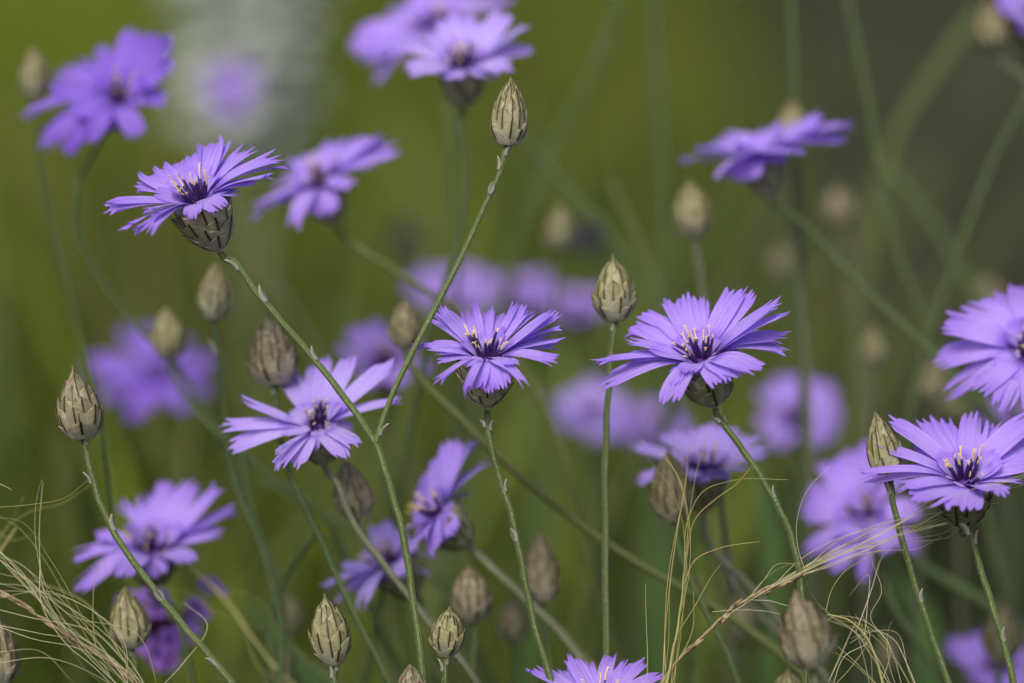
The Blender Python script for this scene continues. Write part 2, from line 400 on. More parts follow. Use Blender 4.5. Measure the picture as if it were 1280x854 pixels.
def flake_mesh(seed):
    rr = random.Random(seed); V = []; F = []; UV = []; L = .0058; NU, NV = 6, 8
    for j in range(NV+1):
        v = j/NV; w = .0016*msin(math.pi*(.12+.88*v))**.7 if v < 1 else 0
        for i in range(NU+1):
            q = 2*i/NU-1
            V.append(Vector((q*w, .0006+.0020*v**1.8-.0009*q*q, L*v))); UV.append((.5+.5*q, .3+.7*v))
    for j in range(NV):
        for i in range(NU): x = j*(NU+1)+i; F.append((x, x+1, x+NU+2, x+NU+1))
    return mesh('stem_scale', V, F, [M['flake']], UV)
FLAKE = flake_mesh(1)
def axis_rot(n, spin=0): return (n.to_track_quat('Z', 'Y') @ Quaternion((0, 0, 1), spin)).to_euler()

def world_pts(pts, d): return [P(p[0], p[1], p[2] if len(p) > 2 else d) for p in pts]
def lead(a, w): return a+[p for i, p in enumerate(w) if (p-a[-1]).length > .003 or i == len(w)-1]
def to_ground(w, rr, k=1.0):
    """carry a stem on, below the frame, down to the soil"""
    a = w[-1]; dr = (a-w[-2]).normalized(); h = a.z
    dr = Vector((dr.x*.6, dr.y*.6+.0, -1)).normalized()
    q = a+dr*h*.35; e = Vector((q.x+dr.x*h*.25*k, q.y+dr.y*h*.2+rr.uniform(-.02, .02), -.04))
    return w+[a+dr*min(.03, h*.06), a+dr*h*.16, q, e]
def stem_obj(name, w, base, rr, r0, m, ground=True, r1=None):
    if ground: w = to_ground(w, rr)
    r1 = r1 or r0*1.35
    pts = spline(w, 8); wb = [rr.uniform(0, 6.28) for _ in range(2)]; pts = [p-base+(CX*math.sin(i*.9+wb[0])+CF*math.sin(i*.7+wb[1]))*.00010*(i > 3) for i, p in enumerate(pts)]
    jit = [rr.uniform(-1, 1) for _ in range(len(pts))]
    V, F, UV = tube(pts, lambda t: r0+(r1-r0)*t+r0*.04*jit[min(len(jit)-1, int(t*(len(jit)-1)))], 10)
    return mesh(name, V, F, [m], UV), w
def add_flakes(stem, wpts, base, fl, d, rr):
    """papery scales hugging the stem: fl = (px, py, side)"""
    pts = spline(wpts, 16)
    for (x, y, s) in fl:
        q = P(x, y, d); i = min(range(1, len(pts)-1), key=lambda k: (pts[k]-q).length)
        t = (pts[i-1]-pts[i+1]).normalized(); out = (CX*s-CF*.5); out = (out-t*out.dot(t)).normalized()
        xx = out.cross(t); Mx = Matrix((xx, out, t)).transposed()
        obj('stem_scale', FLAKE, stem, pts[i]-base+out*.0009, Mx.to_euler(), rr.uniform(.55, .85))
FG = 'purple toothed flowers on thin stems'; BG = 'papery flower buds on thin stems'
def head(th, base, C, n, petals, z, rr, org=(0, 0), sc=1, R0=None, pm='petal', d=FOCUS, nst=13, cup='cup', cupscale=1.0, bulge=1.0, wk=1.0):
    """flower head at C facing n; petals = list of (x, y, width, side[, length factor]) in the photo's pixels / sc"""
    hd_V = []; hd_F = []; UV = []
    q = n.to_track_quat('Z', 'Y').to_matrix()
    for k in range(5):
        r = .0046*math.cos(k/5*1.5); zz = .0016*math.sin(k/5*1.57)-.0012
        for i in range(12): a = i*.5236; hd_V.append(q @ Vector((r*math.cos(a), r*math.sin(a), zz))); UV.append((0, 0))
    for k in range(4):
        for i in range(12): a = k*12+i; b = k*12+(i+1) % 12; hd_F.append((a, b, b+12, a+12))
    hd_V.append(q @ Vector((0, 0, .0007))); UV.append((0, 0))
    for i in range(12): hd_F.append((48+i, 48+(i+1) % 12, 60))
    hd = obj('flower_head', mesh('flower_head', hd_V, hd_F, [M['disc']], UV), th, C-base)
    for p in petals:
        x, y, w, side = p[:4]; k = p[4] if len(p) > 4 else 1
        if isinstance(petals, list) and side in 'bfs':
            px, py = org[0]+x/sc, org[1]+y/sc; ray = (P(px, py, 1)-CAMP).normalized(); oc = CAMP-C
            b_ = oc.dot(ray); L = R0*k; disc = b_*b_-(oc.length_squared-L*L)
            if disc < 0 or side == 's': t = -b_+(rr.uniform(-.15, .15)*L)
            else: t = -b_+(math.sqrt(disc) if side == 'b' else -math.sqrt(disc))*.93
            T = CAMP+ray*t; T = C+(T-C)*1.07; wm = w/sc*d/FPX*wk*rr.uniform(.82, 1.2)
        petal(C, T, n, wm, rr, m=M[pm], parent=hd, bulge=bulge)
    if petals and d < .93:
        for i in range(9):      # short inner florets standing round the anthers
            a = 6.283*(i+rr.uniform(-.4, .4))/9; e = rr.uniform(.25, .85); L = R0*rr.uniform(.28, .52)
            if (q @ Vector((math.cos(a), math.sin(a), 0))).dot(-CF) > .1: e = rr.uniform(-.15, .12); L *= .8
            T = C+q @ Vector((math.cos(a)*math.cos(e), math.sin(a)*math.cos(e), math.sin(e)))*L
            petal(C, T, n, rr.uniform(.0022, .0046), rr, m=M[pm], parent=hd, bulge=rr.uniform(.6, 1.8))
    for i in range(nst):
        a = rr.uniform(0, 6.28); tl = rr.uniform(.15, 1.5)*(i/nst)**.6; lat = q @ Vector((math.cos(a), math.sin(a), 0))
        dr = (n+lat*tl).normalized()
        obj('stamen', STAMENS[rr.randrange(7)], hd, lat*.0028*(i/nst)**.5+n*.0002, axis_rot(dr, rr.uniform(0, 6)), rr.uniform(.85, 1.15))
    s = cupscale
    obj('bract_cup', CUPM[cup][rr.randrange(3)], th, C-base-n*(.0155*s+.0004), axis_rot(n, rr.uniform(0, 6)), s)
    return hd
def generic(C, n, Rf, rr, cnt=18, elev=.25):
    """invented petals for flowers too blurred to trace: world tips"""
    out = []; q = n.to_track_quat('Z', 'Y').to_matrix()
    for i in range(cnt):
        a = 6.283*(i+rr.uniform(-.3, .3))/cnt; e = elev+rr.uniform(-.15, .2); k = rr.uniform(.6, 1.1)
        out.append((C+q @ Vector((math.cos(a)*math.cos(e), math.sin(a)*math.cos(e), math.sin(e)))*Rf*k, rr.uniform(.0055, .0078)))
    return out
SEED = [100]
def flower(label, c, ax, stem, petals=None, d=FOCUS, org=(0, 0), sc=1, Rpx=98, pm='petal', sm='stem', flakes=(), nst=15, cup='cup',
           cupscale=.82, sr=.00085, bulge=1.0, name='flower', cnt=12, elev=.30, extra=None, wk=1.0, cat='flower'):
    SEED[0] += 1; rr = random.Random(SEED[0])
    C = P(org[0]+c[0]/sc, org[1]+c[1]/sc, d); n = cvec(ax); R0 = Rpx*d/FPX
    cb = C-n*(.0155*cupscale+.0002)
    w = lead([cb+n*.001, cb-n*.003], world_pts(stem, d))
    wg = to_ground(w, rr); base = Vector((wg[-1].x, wg[-1].y, 0))
    th = thing(name, base, label, cat, FG)
    me, _ = stem_obj('stem', wg, base, rr, sr, M[sm], False); st = obj('stem', me, th)
    if petals is not None: head(th, base, C, n, petals, 0, rr, org, sc, R0, pm, d, nst, cup, cupscale, bulge, wk)
    else:
        hd = head(th, base, C, n, [], 0, rr, org, sc, R0, pm, d, nst, cup, cupscale)
        for T, wm in generic(C, n, R0, rr, cnt, elev): petal(C, T, n, wm, rr, m=M[pm], parent=hd, teeth=True)
    add_flakes(st, wg, base, flakes, d, rr)
    if extra: extra(th, base, wg, rr)
    return th
def bud_on(th, base, c, tip, wpx, d, rr, m='bud', tilt=0.0, hpx=None):
    """bud whose foot is at pixel c and tip at pixel tip"""
    A = P(*c, d); B = P(*tip, d)-CF*0; ax = (B-A); H = ax.length; ax.normalize(); ax = (ax-CF*tilt).normalized()
    b = obj('bud', BUDM[m][rr.randrange(5)], th, A-base, axis_rot(ax, rr.uniform(0, 6)))
    wr = wpx*d/FPX/2/.0070; b.scale = (wr, wr, H/.0196); return A, ax
def bud(label, c, tip, wpx, stem, d=FOCUS, m='bud', sm='stem', flakes=(), sr=.00085, tilt=0.0, name='flower_bud'):
    SEED[0] += 1; rr = random.Random(SEED[0])
    A = P(*c, d); B = P(*tip, d); ax = (B-A).normalized()
    w = lead([A+ax*.001, A-ax*.0015], world_pts(stem, d)); wg = to_ground(w, rr); base = Vector((wg[-1].x, wg[-1].y, 0))
    th = thing(name, base, label, 'flower bud', BG)
    me, _ = stem_obj('stem', wg, base, rr, sr, M[sm], False); st = obj('stem', me, th)
    bud_on(th, base, c, tip, wpx, d, rr, m, tilt)
    add_flakes(st, wg, base, list(flakes), d, rr)
    return th
# ------------------------------------------------------------ sharp flowers
def f1_extra(th, base, wg, rr):
    pts = world_pts([(470, 553), (474, 540), (490, 495), (516, 440), (548, 378), (580, 315), (605, 260), (625, 215), (633, 182)], FOCUS)
    V, F, UV = tube([p-base for p in spline(pts, 8)], lambda t: .00088-.0002*t, 10)
    br = obj('branch', mesh('branch', V, F, [M['stem']], UV), th)
    add_flakes(br, list(reversed(pts)), base, [(634, 196, .5), (627, 214, -1), (614, 245, -.3), (478, 545, .8)], FOCUS, rr)
    bud_on(th, base, (635, 178), (639, 91), 49, FOCUS, rr, 'bud')
flower('branching stem with lavender flower on its left arm and sharp bud high on its right', (612, 440), (-.34, .86, .36),
  [(293, 327), (318, 362), (355, 405), (400, 458), (440, 510), (470, 556), (488, 610), (503, 665), (515, 740), (530, 860)],
  [(700, 75, 120, 'b'), (785, 95, 60, 'b'), (617, 88, 16, 'b', .95), (478, 200, 100, 'b'), (555, 180, 80, 'b'), (640, 130, 80, 'b'), (920, 125, 105, 'b'), (1100, 180, 105, 'b'),
   (1140, 228, 60, 's'), (1050, 302, 100, 's'), (380, 242, 70, 'b'), (290, 275, 95, 'b'), (240, 348, 55, 'b'), (62, 440, 80, 's'), (55, 488, 65, 's', 1.05),
   (165, 622, 60, 'f'), (235, 630, 34, 'f'), (300, 632, 60, 'f'), (285, 495, 85, 'f', .8), (570, 535, 90, 'f', .55), (750, 480, 85, 'f', .6), (850, 400, 100, 's', .6),
   (800, 200, 60, 'b', .9), (690, 240, 34, 'b', .5), (545, 230, 40, 'b', .6), (350, 380, 80, 's', .8), (440, 330, 70, 'b', .7), (860, 230, 90, 'b', .85), (340, 540, 70, 'f', .8), (780, 350, 70, 's', .5), (960, 330, 80, 's', .9)],
  org=(120, 160), sc=4.746, Rpx=112, flakes=[(296, 338, -1), (332, 376, .9), (399, 448, .9)], extra=f1_extra, cupscale=.93, name='flowering_stem')
flower('ragged lavender flower with many thin petals, just right of the crossing branch', (520, 470), (-.02, .93, .36),
  [(610, 540), (622, 590), (638, 640), (652, 705), (665, 770), (690, 860)],
  [(215, 150, 120, 'b'), (110, 400, 110, 's', .85), (150, 200, 70, 'b'), (440, 80, 36, 'b'), (385, 160, 75, 'b'), (480, 150, 75, 'b'), (560, 130, 34, 'b'), (640, 170, 75, 'b'), (725, 105, 34, 'b'),
   (785, 140, 85, 'b'), (835, 165, 60, 'b'), (965, 150, 95, 'b'), (1025, 185, 90, 'b'), (1050, 345, 90, 's'), (1018, 270, 60, 'b'), (1010, 400, 75, 's'), (1000, 510, 85, 'f'),
   (185, 440, 60, 's', .8), (195, 500, 60, 's', .8), (290, 260, 60, 'b', .8), (180, 645, 34, 'f'), (375, 715, 48, 'f'), (455, 680, 120, 'f', .7), (540, 705, 95, 'f', .7), (630, 670, 100, 'f', .7),
   (785, 660, 56, 'f', .9), (700, 520, 100, 'f', .6), (375, 515, 80, 'f', .5), (345, 370, 60, 's', .6), (640, 255, 34, 'b', .55), (15, 398, 40, 's', 1.2), (760, 450, 60, 's', .6), (880, 480, 90, 's', .8),
   (320, 320, 70, 'b', .7), (880, 300, 70, 'b', .8), (600, 540, 60, 'f', .3)],
  org=(510, 360), sc=5.336, Rpx=98, flakes=[(612, 527, -1), (638, 612, 1), (648, 678, -.3), (609, 540, 1)], cupscale=.90)
flower('wide open lavender flower leaning left on a dark curved stem, right of centre', (650, 475), (-.27, .86, .44),
  [(908, 535), (935, 572), (962, 615), (985, 660), (998, 710), (1004, 780), (1006, 860)],
  [(440, 120, 56, 'b'), (490, 150, 80, 'b'), (575, 100, 100, 'b'), (655, 125, 90, 'b'), (870, 60, 120, 'b'), (940, 85, 100, 'b'), (1110, 130, 110, 'b'), (1175, 215, 100, 'b'), (1160, 340, 90, 's'),
   (1155, 420, 90, 's'), (1000, 560, 120, 'f', .85), (860, 595, 110, 'f', .7), (770, 625, 90, 'f', .7), (450, 740, 100, 'f', .8), (560, 550, 90, 'f', .5), (50, 640, 110, 's', 1.1), (18, 488, 50, 's'),
   (180, 472, 90, 's', .9), (215, 370, 80, 's'), (250, 240, 100, 'b'), (310, 230, 80, 'b'), (215, 320, 70, 'b'), (1000, 310, 90, 'b', .8), (820, 400, 60, 's', .5), (350, 400, 80, 's', .7), (380, 245, 70, 'b', .8),
   (610, 235, 70, 'b', .7), (780, 515, 70, 'f', .4), (700, 200, 60, 'b', .8), (640, 560, 60, 'f', .35), (900, 480, 100, 's', .7), (840, 250, 80, 'b', .8), (480, 640, 50, 'f', .6)],
  org=(740, 350), sc=4.746, Rpx=116, flakes=[(893, 516, -1.2), (969, 621, .9), (900, 525, 1)], cupscale=.92, cup='cup_green')
flower('sharp lavender flower at the right edge, overlapping the sharp bud on its left', (730, 545), (-.02, .84, .54),
  [(1213, 668), (1222, 700), (1238, 750), (1255, 805), (1268, 860)],
  [(225, 145, 95, 'b'), (440, 130, 95, 'b'), (510, 145, 85, 'b'), (403, 190, 65, 'b'), (585, 165, 75, 'b'), (640, 205, 85, 'b', .85), (710, 195, 70, 'b', .8), (800, 110, 130, 'b'), (985, 195, 110, 'b'),
   (918, 160, 18, 'b'), (1180, 130, 120, 'b'), (1220, 260, 125, 'b'), (1190, 420, 115, 's'), (1110, 555, 115, 's'), (985, 620, 120, 'f', .85), (850, 610, 80, 'f', .6), (708, 750, 185, 'f', .8), (410, 700, 160, 'f', .9),
   (300, 600, 90, 'f', .9), (28, 500, 60, 's'), (42, 555, 85, 's'), (135, 310, 70, 's', .95), (320, 400, 90, 'b', .8), (400, 320, 115, 'b', .75), (500, 480, 60, 's', .5), (770, 530, 60, 'f', .25), (560, 280, 100, 'b', .65),
   (860, 320, 90, 'b', .6), (960, 380, 100, 's', .6), (330, 460, 90, 's', .8)],
  org=(1070, 500), sc=5.338, Rpx=124, flakes=[(1206, 672, -1), (1219, 680, 1), (1259, 800, .3)], cupscale=.92, cup='cup_green', nst=15)
flower('flower cut by the bottom edge, only its upper lavender petals in the frame', (748, 886), (.02, .9, .4), [(750, 980)],
  [(660, 838, 18, 'b'), (672, 834, 16, 'b'), (700, 838, 20, 'b', .9), (713, 822, 26, 'b'), (736, 830, 16, 'b', .9), (764, 819, 25, 'b'), (785, 828, 16, 'b', .9), (803, 828, 22, 'b'), (828, 843, 22, 'b'), (840, 870, 22, 's'), (655, 880, 22, 's'), (690, 905, 25, 'f'), (740, 920, 25, 'f'), (800, 905, 25, 'f')], Rpx=95, wk=.6)
# ------------------------------------------------------------ slightly and strongly blurred flowers
flower('pale lavender flower with few broad petals, crossed by the leaning stem left of centre', (670, 500), (-.12, .78, .6),
  [(422, 605), (440, 650), (480, 705), (530, 770), (600, 860)],
  [(160, 320, 85, 's'), (35, 505, 110, 's'), (100, 650, 120, 's'), (390, 672, 50, 'f'), (405, 775, 90, 'f'), (520, 768, 110, 'f', .8), (860, 712, 130, 'f', .8), (945, 630, 100, 'f', .8), (1240, 335, 120, 's'), (1170, 85, 140, 'b'),
   (900, 40, 120, 'b'), (850, 160, 110, 'b', .8), (640, 100, 110, 'b'), (740, 40, 90, 'b'), (470, 150, 140, 'b'), (560, 250, 90, 'b', .7), (920, 510, 70, 's', .5), (430, 540, 110, 's', .7), (1050, 200, 110, 'b')],
  org=(270, 440), sc=5.333, Rpx=112, d=.828, pm='petal_pale', sm='stem_grey', bulge=.8, wk=.78)
flower('out of focus violet flower in the top left, turned to the viewer', (142, 124), (.30, .62, .7), [(96, 240), (98, 295), (120, 340), (165, 400), (230, 470), (300, 600)],
  [(212, 45, 24, 'b'), (190, 40, 20, 'b'), (165, 38, 24, 'b'), (125, 60, 26, 'b'), (100, 75, 22, 'b'), (75, 90, 26, 'b'), (62, 112, 22, 's'), (24, 148, 18, 's', 1.1), (50, 185, 26, 'f'), (80, 192, 26, 'f'), (110, 178, 24, 'f'), (170, 170, 26, 'f', .8),
   (208, 125, 26, 's'), (216, 78, 24, 's'), (145, 75, 26, 'b', .7), (90, 140, 26, 'f', .7), (130, 165, 24, 'f', .6), (180, 100, 26, 's', .6)], d=.90, Rpx=95, pm='petal_deep', sm='stem_blue', wk=.72, sr=.0007)
flower('out of focus lilac flower near the top centre, straight above the tall bud', (578, 84), (.0, .86, .5), [(572, 150), (582, 200), (574, 300), (540, 400)],
  [(500, 58, 22, 'b'), (505, 84, 20, 's'), (530, 42, 24, 'b'), (555, 22, 24, 'b'), (580, 20, 22, 'b'), (600, 28, 22, 'b'), (632, 15, 24, 'b'), (660, 34, 24, 'b'), (665, 64, 20, 's'), (635, 88, 22, 'f'), (520, 98, 22, 'f'), (560, 100, 24, 'f', .7), (612, 100, 24, 'f', .7), (640, 50, 24, 'b', .9), (540, 70, 24, 'b', .7)], d=.885, Rpx=92, pm='petal_pale', sm='stem_blue')
flower('strongly blurred flower half hidden behind the lilac one at the top edge', (545, 35), (-.2, .7, .6), [(560, 130), (570, 300)],
  [(445, 45, 24, 's'), (455, 80, 26, 'f'), (470, 105, 24, 'f'), (440, 65, 24, 's'), (480, 30, 26, 'b'), (500, 10, 26, 'b'), (530, -20, 26, 'b'), (570, -20, 26, 'b'), (600, -15, 26, 'b'), (640, 0, 26, 'b'), (500, 70, 26, 'f'), (600, 60, 24, 'f')], d=.96, Rpx=105, sm='stem_blue')
flower('blurred lilac flower right of the sharp upper left flower, its right side raised', (400, 232), (-.32, .8, .42), [(452, 312), (505, 346), (560, 380), (640, 440), (700, 560)],
  [(318, 278, 26, 's'), (316, 262, 20, 's'), (350, 232, 26, 'b'), (378, 195, 28, 'b'), (418, 177, 26, 'b'), (448, 175, 24, 'b'), (478, 170, 24, 'b'), (498, 188, 24, 'b'), (470, 213, 24, 's'), (440, 235, 24, 'f', .6), (372, 285, 26, 'f', .9), (410, 270, 26, 'f', .6), (345, 255, 26, 's', .8), (440, 200, 24, 'b', .7)], d=.90, Rpx=100, sm='stem_olive')
flower('blurred violet flower seen edge on in the upper right, its diagonal stem running down right', (950, 196), (-.25, .93, .16), [(992, 270), (1046, 326), (1106, 386), (1168, 444), (1240, 520)],
  [(845, 205, 24, 's'), (868, 188, 22, 's'), (895, 180, 22, 'b'), (905, 215, 26, 'f'), (928, 228, 28, 'f', .7), (960, 162, 24, 'b', .8), (998, 155, 28, 'b'), (1030, 145, 28, 's'), (1066, 155, 24, 's'), (1056, 176, 24, 's'), (990, 195, 24, 'f'), (920, 190, 22, 'b'), (880, 205, 20, 's'), (1010, 180, 22, 'f'), (970, 205, 24, 'f', .6)], d=.905, Rpx=108, sm='stem_blue', pm='petal', nst=0, sr=.0010, elev=0, wk=1.25)
flower('lavender flower cut off by the right edge, above the sharp flower with the bud', (1285, 440), (.0, .6, .8), [(1300, 520), (1310, 640), (1300, 860)],
  [(1178, 405, 26, 's'), (1168, 455, 24, 's'), (1182, 498, 20, 's'), (1206, 382, 26, 'b'), (1238, 370, 26, 'b'), (1272, 360, 26, 'b'), (1250, 512, 24, 'f'), (1218, 490, 24, 'f'), (1290, 518, 24, 'f'), (1330, 365, 26, 'b'), (1370, 390, 26, 's'), (1390, 450, 26, 's'), (1360, 500, 26, 'f'), (1325, 515, 24, 'f'), (1230, 430, 26, 's', .7), (1250, 470, 24, 'f', .6), (1250, 400, 26, 'b', .6)], d=.835, Rpx=112, nst=16)
flower('blurred violet flower in the lower left, behind the long bare bud stem', (192, 688), (.12, .84, .5), [(215, 760), (240, 850)],
  [(90, 700, 17, 's'), (97, 742, 24, 'f'), (120, 668, 20, 's'), (150, 632, 22, 'b'), (180, 620, 18, 'b'), (210, 603, 22, 'b'), (240, 603, 20, 'b'), (272, 610, 20, 'b'), (293, 637, 13, 's'), (278, 665, 24, 's'), (236, 702, 26, 'f', .7), (196, 722, 26, 'f', .5), (150, 722, 26, 'f'), (130, 700, 24, 's', .8), (165, 655, 24, 'b', .7), (225, 645, 24, 'b', .7), (250, 675, 22, 's', .7)], d=.868, Rpx=108, sm='stem_blue', cup='cup_green', wk=.82)
flower('pale blurred flower right of centre, behind the dark green bud', (880, 590), (.0, .9, .35), [(893, 690), (930, 725), (985, 790), (1040, 860)],
  [(790, 560, 20, 's'), (797, 604, 15, 's'), (828, 545, 20, 'b'), (852, 540, 20, 'b'), (890, 528, 26, 'b'), (918, 533, 20, 'b'), (944, 548, 22, 'b'), (958, 566, 20, 's'), (925, 590, 22, 'f'), (830, 575, 22, 's'), (870, 602, 22, 'f', .6), (905, 600, 22, 'f', .6), (850, 600, 20, 'f', .8), (910, 560, 24, 'b', .8)], d=.862, Rpx=95, pm='petal_pale', sm='stem_grey', sr=.001, cup='cup_green')
flower('blurred violet flower low on the right, half behind the thin stem of the sharp bud', (1085, 645), (-.35, .55, .75), [(1110, 740), (1180, 860)],
  [(1006, 695, 24, 'f'), (1003, 640, 24, 's'), (1010, 612, 24, 's'), (1030, 580, 26, 'b'), (1058, 566, 26, 'b'), (1085, 550, 24, 'b'), (1125, 600, 26, 'b'), (1150, 640, 24, 's'), (1150, 690, 24, 's'), (1080, 728, 20, 'f', .9), (1040, 715, 24, 'f'), (1050, 620, 26, 'b', .7), (1050, 675, 26, 'f', .7), (1115, 690, 24, 'f', .8)], d=.90, Rpx=95, sm='stem_blue', pm='petal', wk=.8)
flower('very soft violet flower behind the right side of the wide open flower', (992, 528), (.1, .6, .75), [(1000, 640), (1010, 860)],
  [(952, 488, 26, 'b'), (975, 470, 26, 'b'), (1005, 468, 26, 'b'), (1040, 482, 26, 'b'), (1052, 515, 26, 's'), (1045, 545, 24, 's'), (1015, 560, 26, 'f'), (965, 560, 26, 'f'), (945, 530, 24, 's'), (1000, 495, 26, 'b', .6), (975, 520, 26, 's', .6), (1020, 530, 24, 's', .6)], d=1.05, Rpx=70, sm='stem_blue', wk=.75)
flower('very soft lilac flower behind the dark tipped bud left of centre', (478, 458), (-.2, .75, .6), [(480, 560), (500, 700)],
  [(420, 435, 22, 's'), (440, 412, 24, 'b'), (468, 402, 24, 'b'), (505, 408, 24, 'b'), (530, 428, 24, 'b'), (540, 462, 22, 's'), (430, 462, 22, 's'), (505, 485, 24, 'f'), (460, 485, 24, 'f'), (480, 425, 24, 'b', .6), (450, 450, 24, 's', .6)], d=.96, Rpx=78, sm='stem_blue', wk=.8)
flower('very soft violet flower with parted petals at the left, below two faint buds', (205, 470), (-.1, .6, .75), [(210, 560), (250, 700)],
  [(112, 455, 34, 's'), (125, 500, 36, 's'), (165, 525, 36, 'f'), (150, 410, 26, 'b'), (178, 408, 24, 'b'), (240, 430, 26, 'b'), (272, 450, 28, 's'), (262, 495, 30, 's'), (235, 515, 28, 'f'), (205, 505, 20, 'f')], d=1.10, Rpx=88, sm='stem_blue', pm='petal_deep', wk=.5, nst=5)
flower('blurred violet flower standing on edge below centre, its petals pointing up right', (548, 645), (-.62, .62, .25), [(610, 705), (660, 752), (700, 790), (745, 860)],
  [(616, 578, 20, 's'), (592, 552, 24, 'b'), (566, 552, 24, 'b'), (540, 585, 24, 'b'), (556, 570, 24, 'b', .9), (516, 640, 22, 's', .7), (525, 608, 22, 'b', .7), (505, 662, 20, 'f', .7), (548, 690, 24, 'f', .7), (525, 680, 24, 'f', .7), (580, 600, 26, 'b', .8), (566, 668, 22, 'f', .5), (590, 620, 20, 'b', .7)], d=.852, Rpx=100, sm='stem_grey', sr=.0011, cup='bud_cup' if False else 'cup_green')
flower('blurred violet flower below centre, left of and lower than the one standing on edge', (490, 705), (-.5, .7, .3), [(520, 790), (560, 860)],
  [(404, 735, 22, 's'), (420, 755, 20, 's'), (452, 764, 24, 'f'), (428, 708, 20, 's', .8), (455, 688, 22, 'b', .7), (475, 655, 22, 'b', .8), (500, 665, 22, 'b', .7), (522, 680, 22, 's', .7), (548, 700, 24, 's'), (540, 722, 22, 's'), (470, 730, 24, 'f', .6), (440, 740, 24, 's', .8), (505, 720, 22, 'f', .5)], d=.868, Rpx=90, sm='stem_blue', cup='cup_green', pm='petal_pale')
flower('large soft lilac blurred flower below and left of the wide open one', (742, 520), (.0, .7, .7), [(745, 620), (750, 860)], d=1.12, Rpx=66, pm='petal_pale', sm='stem_blue')
flower('soft lilac blur directly behind the lower petals of the wide open flower', (815, 540), (.1, .8, .5), [(820, 640), (830, 860)], d=1.16, Rpx=58, pm='petal', sm='stem_blue')
flower('faint violet blur behind the thin branch, left of centre', (568, 372), (.0, .75, .6), [(570, 450), (580, 860)], d=1.22, Rpx=58, sm='stem_blue')
flower('faint lilac blur directly behind the ragged flower', (650, 376), (.0, .8, .5), [(655, 450), (660, 860)], d=1.26, Rpx=50, pm='petal', sm='stem_blue', cnt=14)
flower('faint violet blur between the ragged flower and the bud right of it', (722, 388), (.1, .8, .5), [(725, 480), (730, 860)], d=1.20, Rpx=44, sm='stem_blue', cnt=14)
flower('soft violet flower cut off in the bottom right corner', (1245, 835), (.0, .7, .7), [(1250, 900)], d=.95, Rpx=72, sm='stem_blue')
flower('violet petals cut off in the top right corner, beside a faded bud', (1296, 20), (.1, .7, .7), [(1290, 95), (1237, 210), (1192, 330), (1160, 425), (1130, 560)], d=.95, Rpx=75, sm='stem_blue', sr=.0010)
flower('faint violet glimpse at the right edge between the two flowers there', (1262, 530), (.1, .7, .6), [(1265, 640), (1260, 860)], d=1.10, Rpx=50, sm='stem_blue', cnt=12)
flower('faint small violet flower in front of the silver plant at the top', (285, 118), (.2, .5, .8), [(290, 200), (300, 400)], d=1.35, Rpx=42, sm='stem_blue', cnt=12)
# ------------------------------------------------------------ buds
bud('sharp brown bud at the far left, upright on its long bare curved stem', (104, 546), (90, 457), 58, [(110, 575), (122, 620), (145, 670), (180, 720), (215, 765), (255, 812), (295, 862)], m='bud_brown', flakes=[(108, 556, 1), (109, 606, -1), (151, 658, .9), (209, 748, .2), (268, 830, -.4)])
bud('straw coloured bud between the ragged flower and the wide open one', (769, 398), (766, 316), 55, [(766, 420), (761, 480), (757, 560), (757, 680), (758, 860)], d=.822, flakes=[(768, 414, -1)], m='bud')
bud('pinkish brown bud behind the leaning stem, directly above the pale few petalled flower', (344, 478), (334, 390), 56, [(347, 530), (360, 585), (395, 662), (430, 740), (475, 830), (490, 862)], d=.838, m='bud_brown', flakes=[(344, 492, -1)], sm='stem_blue')
bud('soft straw bud just beneath the sharp upper left flower', (268, 396), (270, 323), 46, [(274, 450), (280, 520), (292, 600), (325, 680), (350, 780), (350, 860)], d=.862, m='bud', sm='stem_blue', flakes=[(276, 440, -1)])
bud('soft grey bud left of the one beneath the sharp upper left flower', (212, 446), (207, 380), 44, [(222, 480), (260, 530), (330, 590), (400, 640)], d=.895, m='bud', sm='stem_blue')
bud('dark tipped greenish bud left of the crossing branch, its stem slanting down right', (507, 432), (506, 370), 43, [(530, 478), (570, 518), (620, 568), (700, 636), (790, 700), (870, 745), (950, 798), (1010, 850)], d=.858, m='bud_dark', sm='stem_olive', sr=.0011)
bud('brown bud hanging close under the pale few petalled flower', (446, 645), (430, 570), 49, [(455, 672), (490, 720), (545, 785), (600, 860)], d=.845, m='bud_brown', sm='stem_grey')
bud('sharp pointed straw bud near the bottom, left of centre', (417, 827), (405, 740), 51, [(415, 870)], flakes=[(419, 838, 1), (411, 846, -1)], m='bud')
bud('small round yellow bud near the bottom, straight below the violet pair', (557, 818), (562, 756), 44, [(555, 870)], flakes=[(553, 838, -1), (562, 832, .8)], m='bud')
bud('yellow bud in the lower left corner, beneath the blurred violet flower', (165, 806), (155, 729), 53, [(170, 870)], d=.825, m='bud', flakes=[(168, 818, -1)])
bud('bud cut in half by the left edge near the bottom corner', (0, 852), (-2, 768), 50, [(2, 900)], d=.818, m='bud_brown')
bud('brown blurred bud below the violet flower standing on edge', (592, 775), (586, 702), 50, [(590, 860)], d=.852, m='bud_brown', sm='stem_blue')
bud('greyish blurred bud right of the ragged flower\'s stem', (679, 748), (673, 660), 44, [(682, 780), (690, 870)], d=.866, m='bud_brown', sm='stem_blue')
bud('small blurred bud left of the ragged flower\'s stem, near the bottom', (642, 800), (640, 742), 40, [(645, 870)], d=.89, m='bud_brown', sm='stem_blue')
bud('soft pale round bud above the middle, beside a dark spot', (699, 310), (702, 252), 38, [(696, 360), (690, 460)], d=.98, m='bud', sm='stem_olive')
bud('soft bud below the left end of the edge on flower', (868, 294), (862, 222), 47, [(874, 335), (882, 400), (900, 560)], d=.90, m='bud', sm='stem_grey')
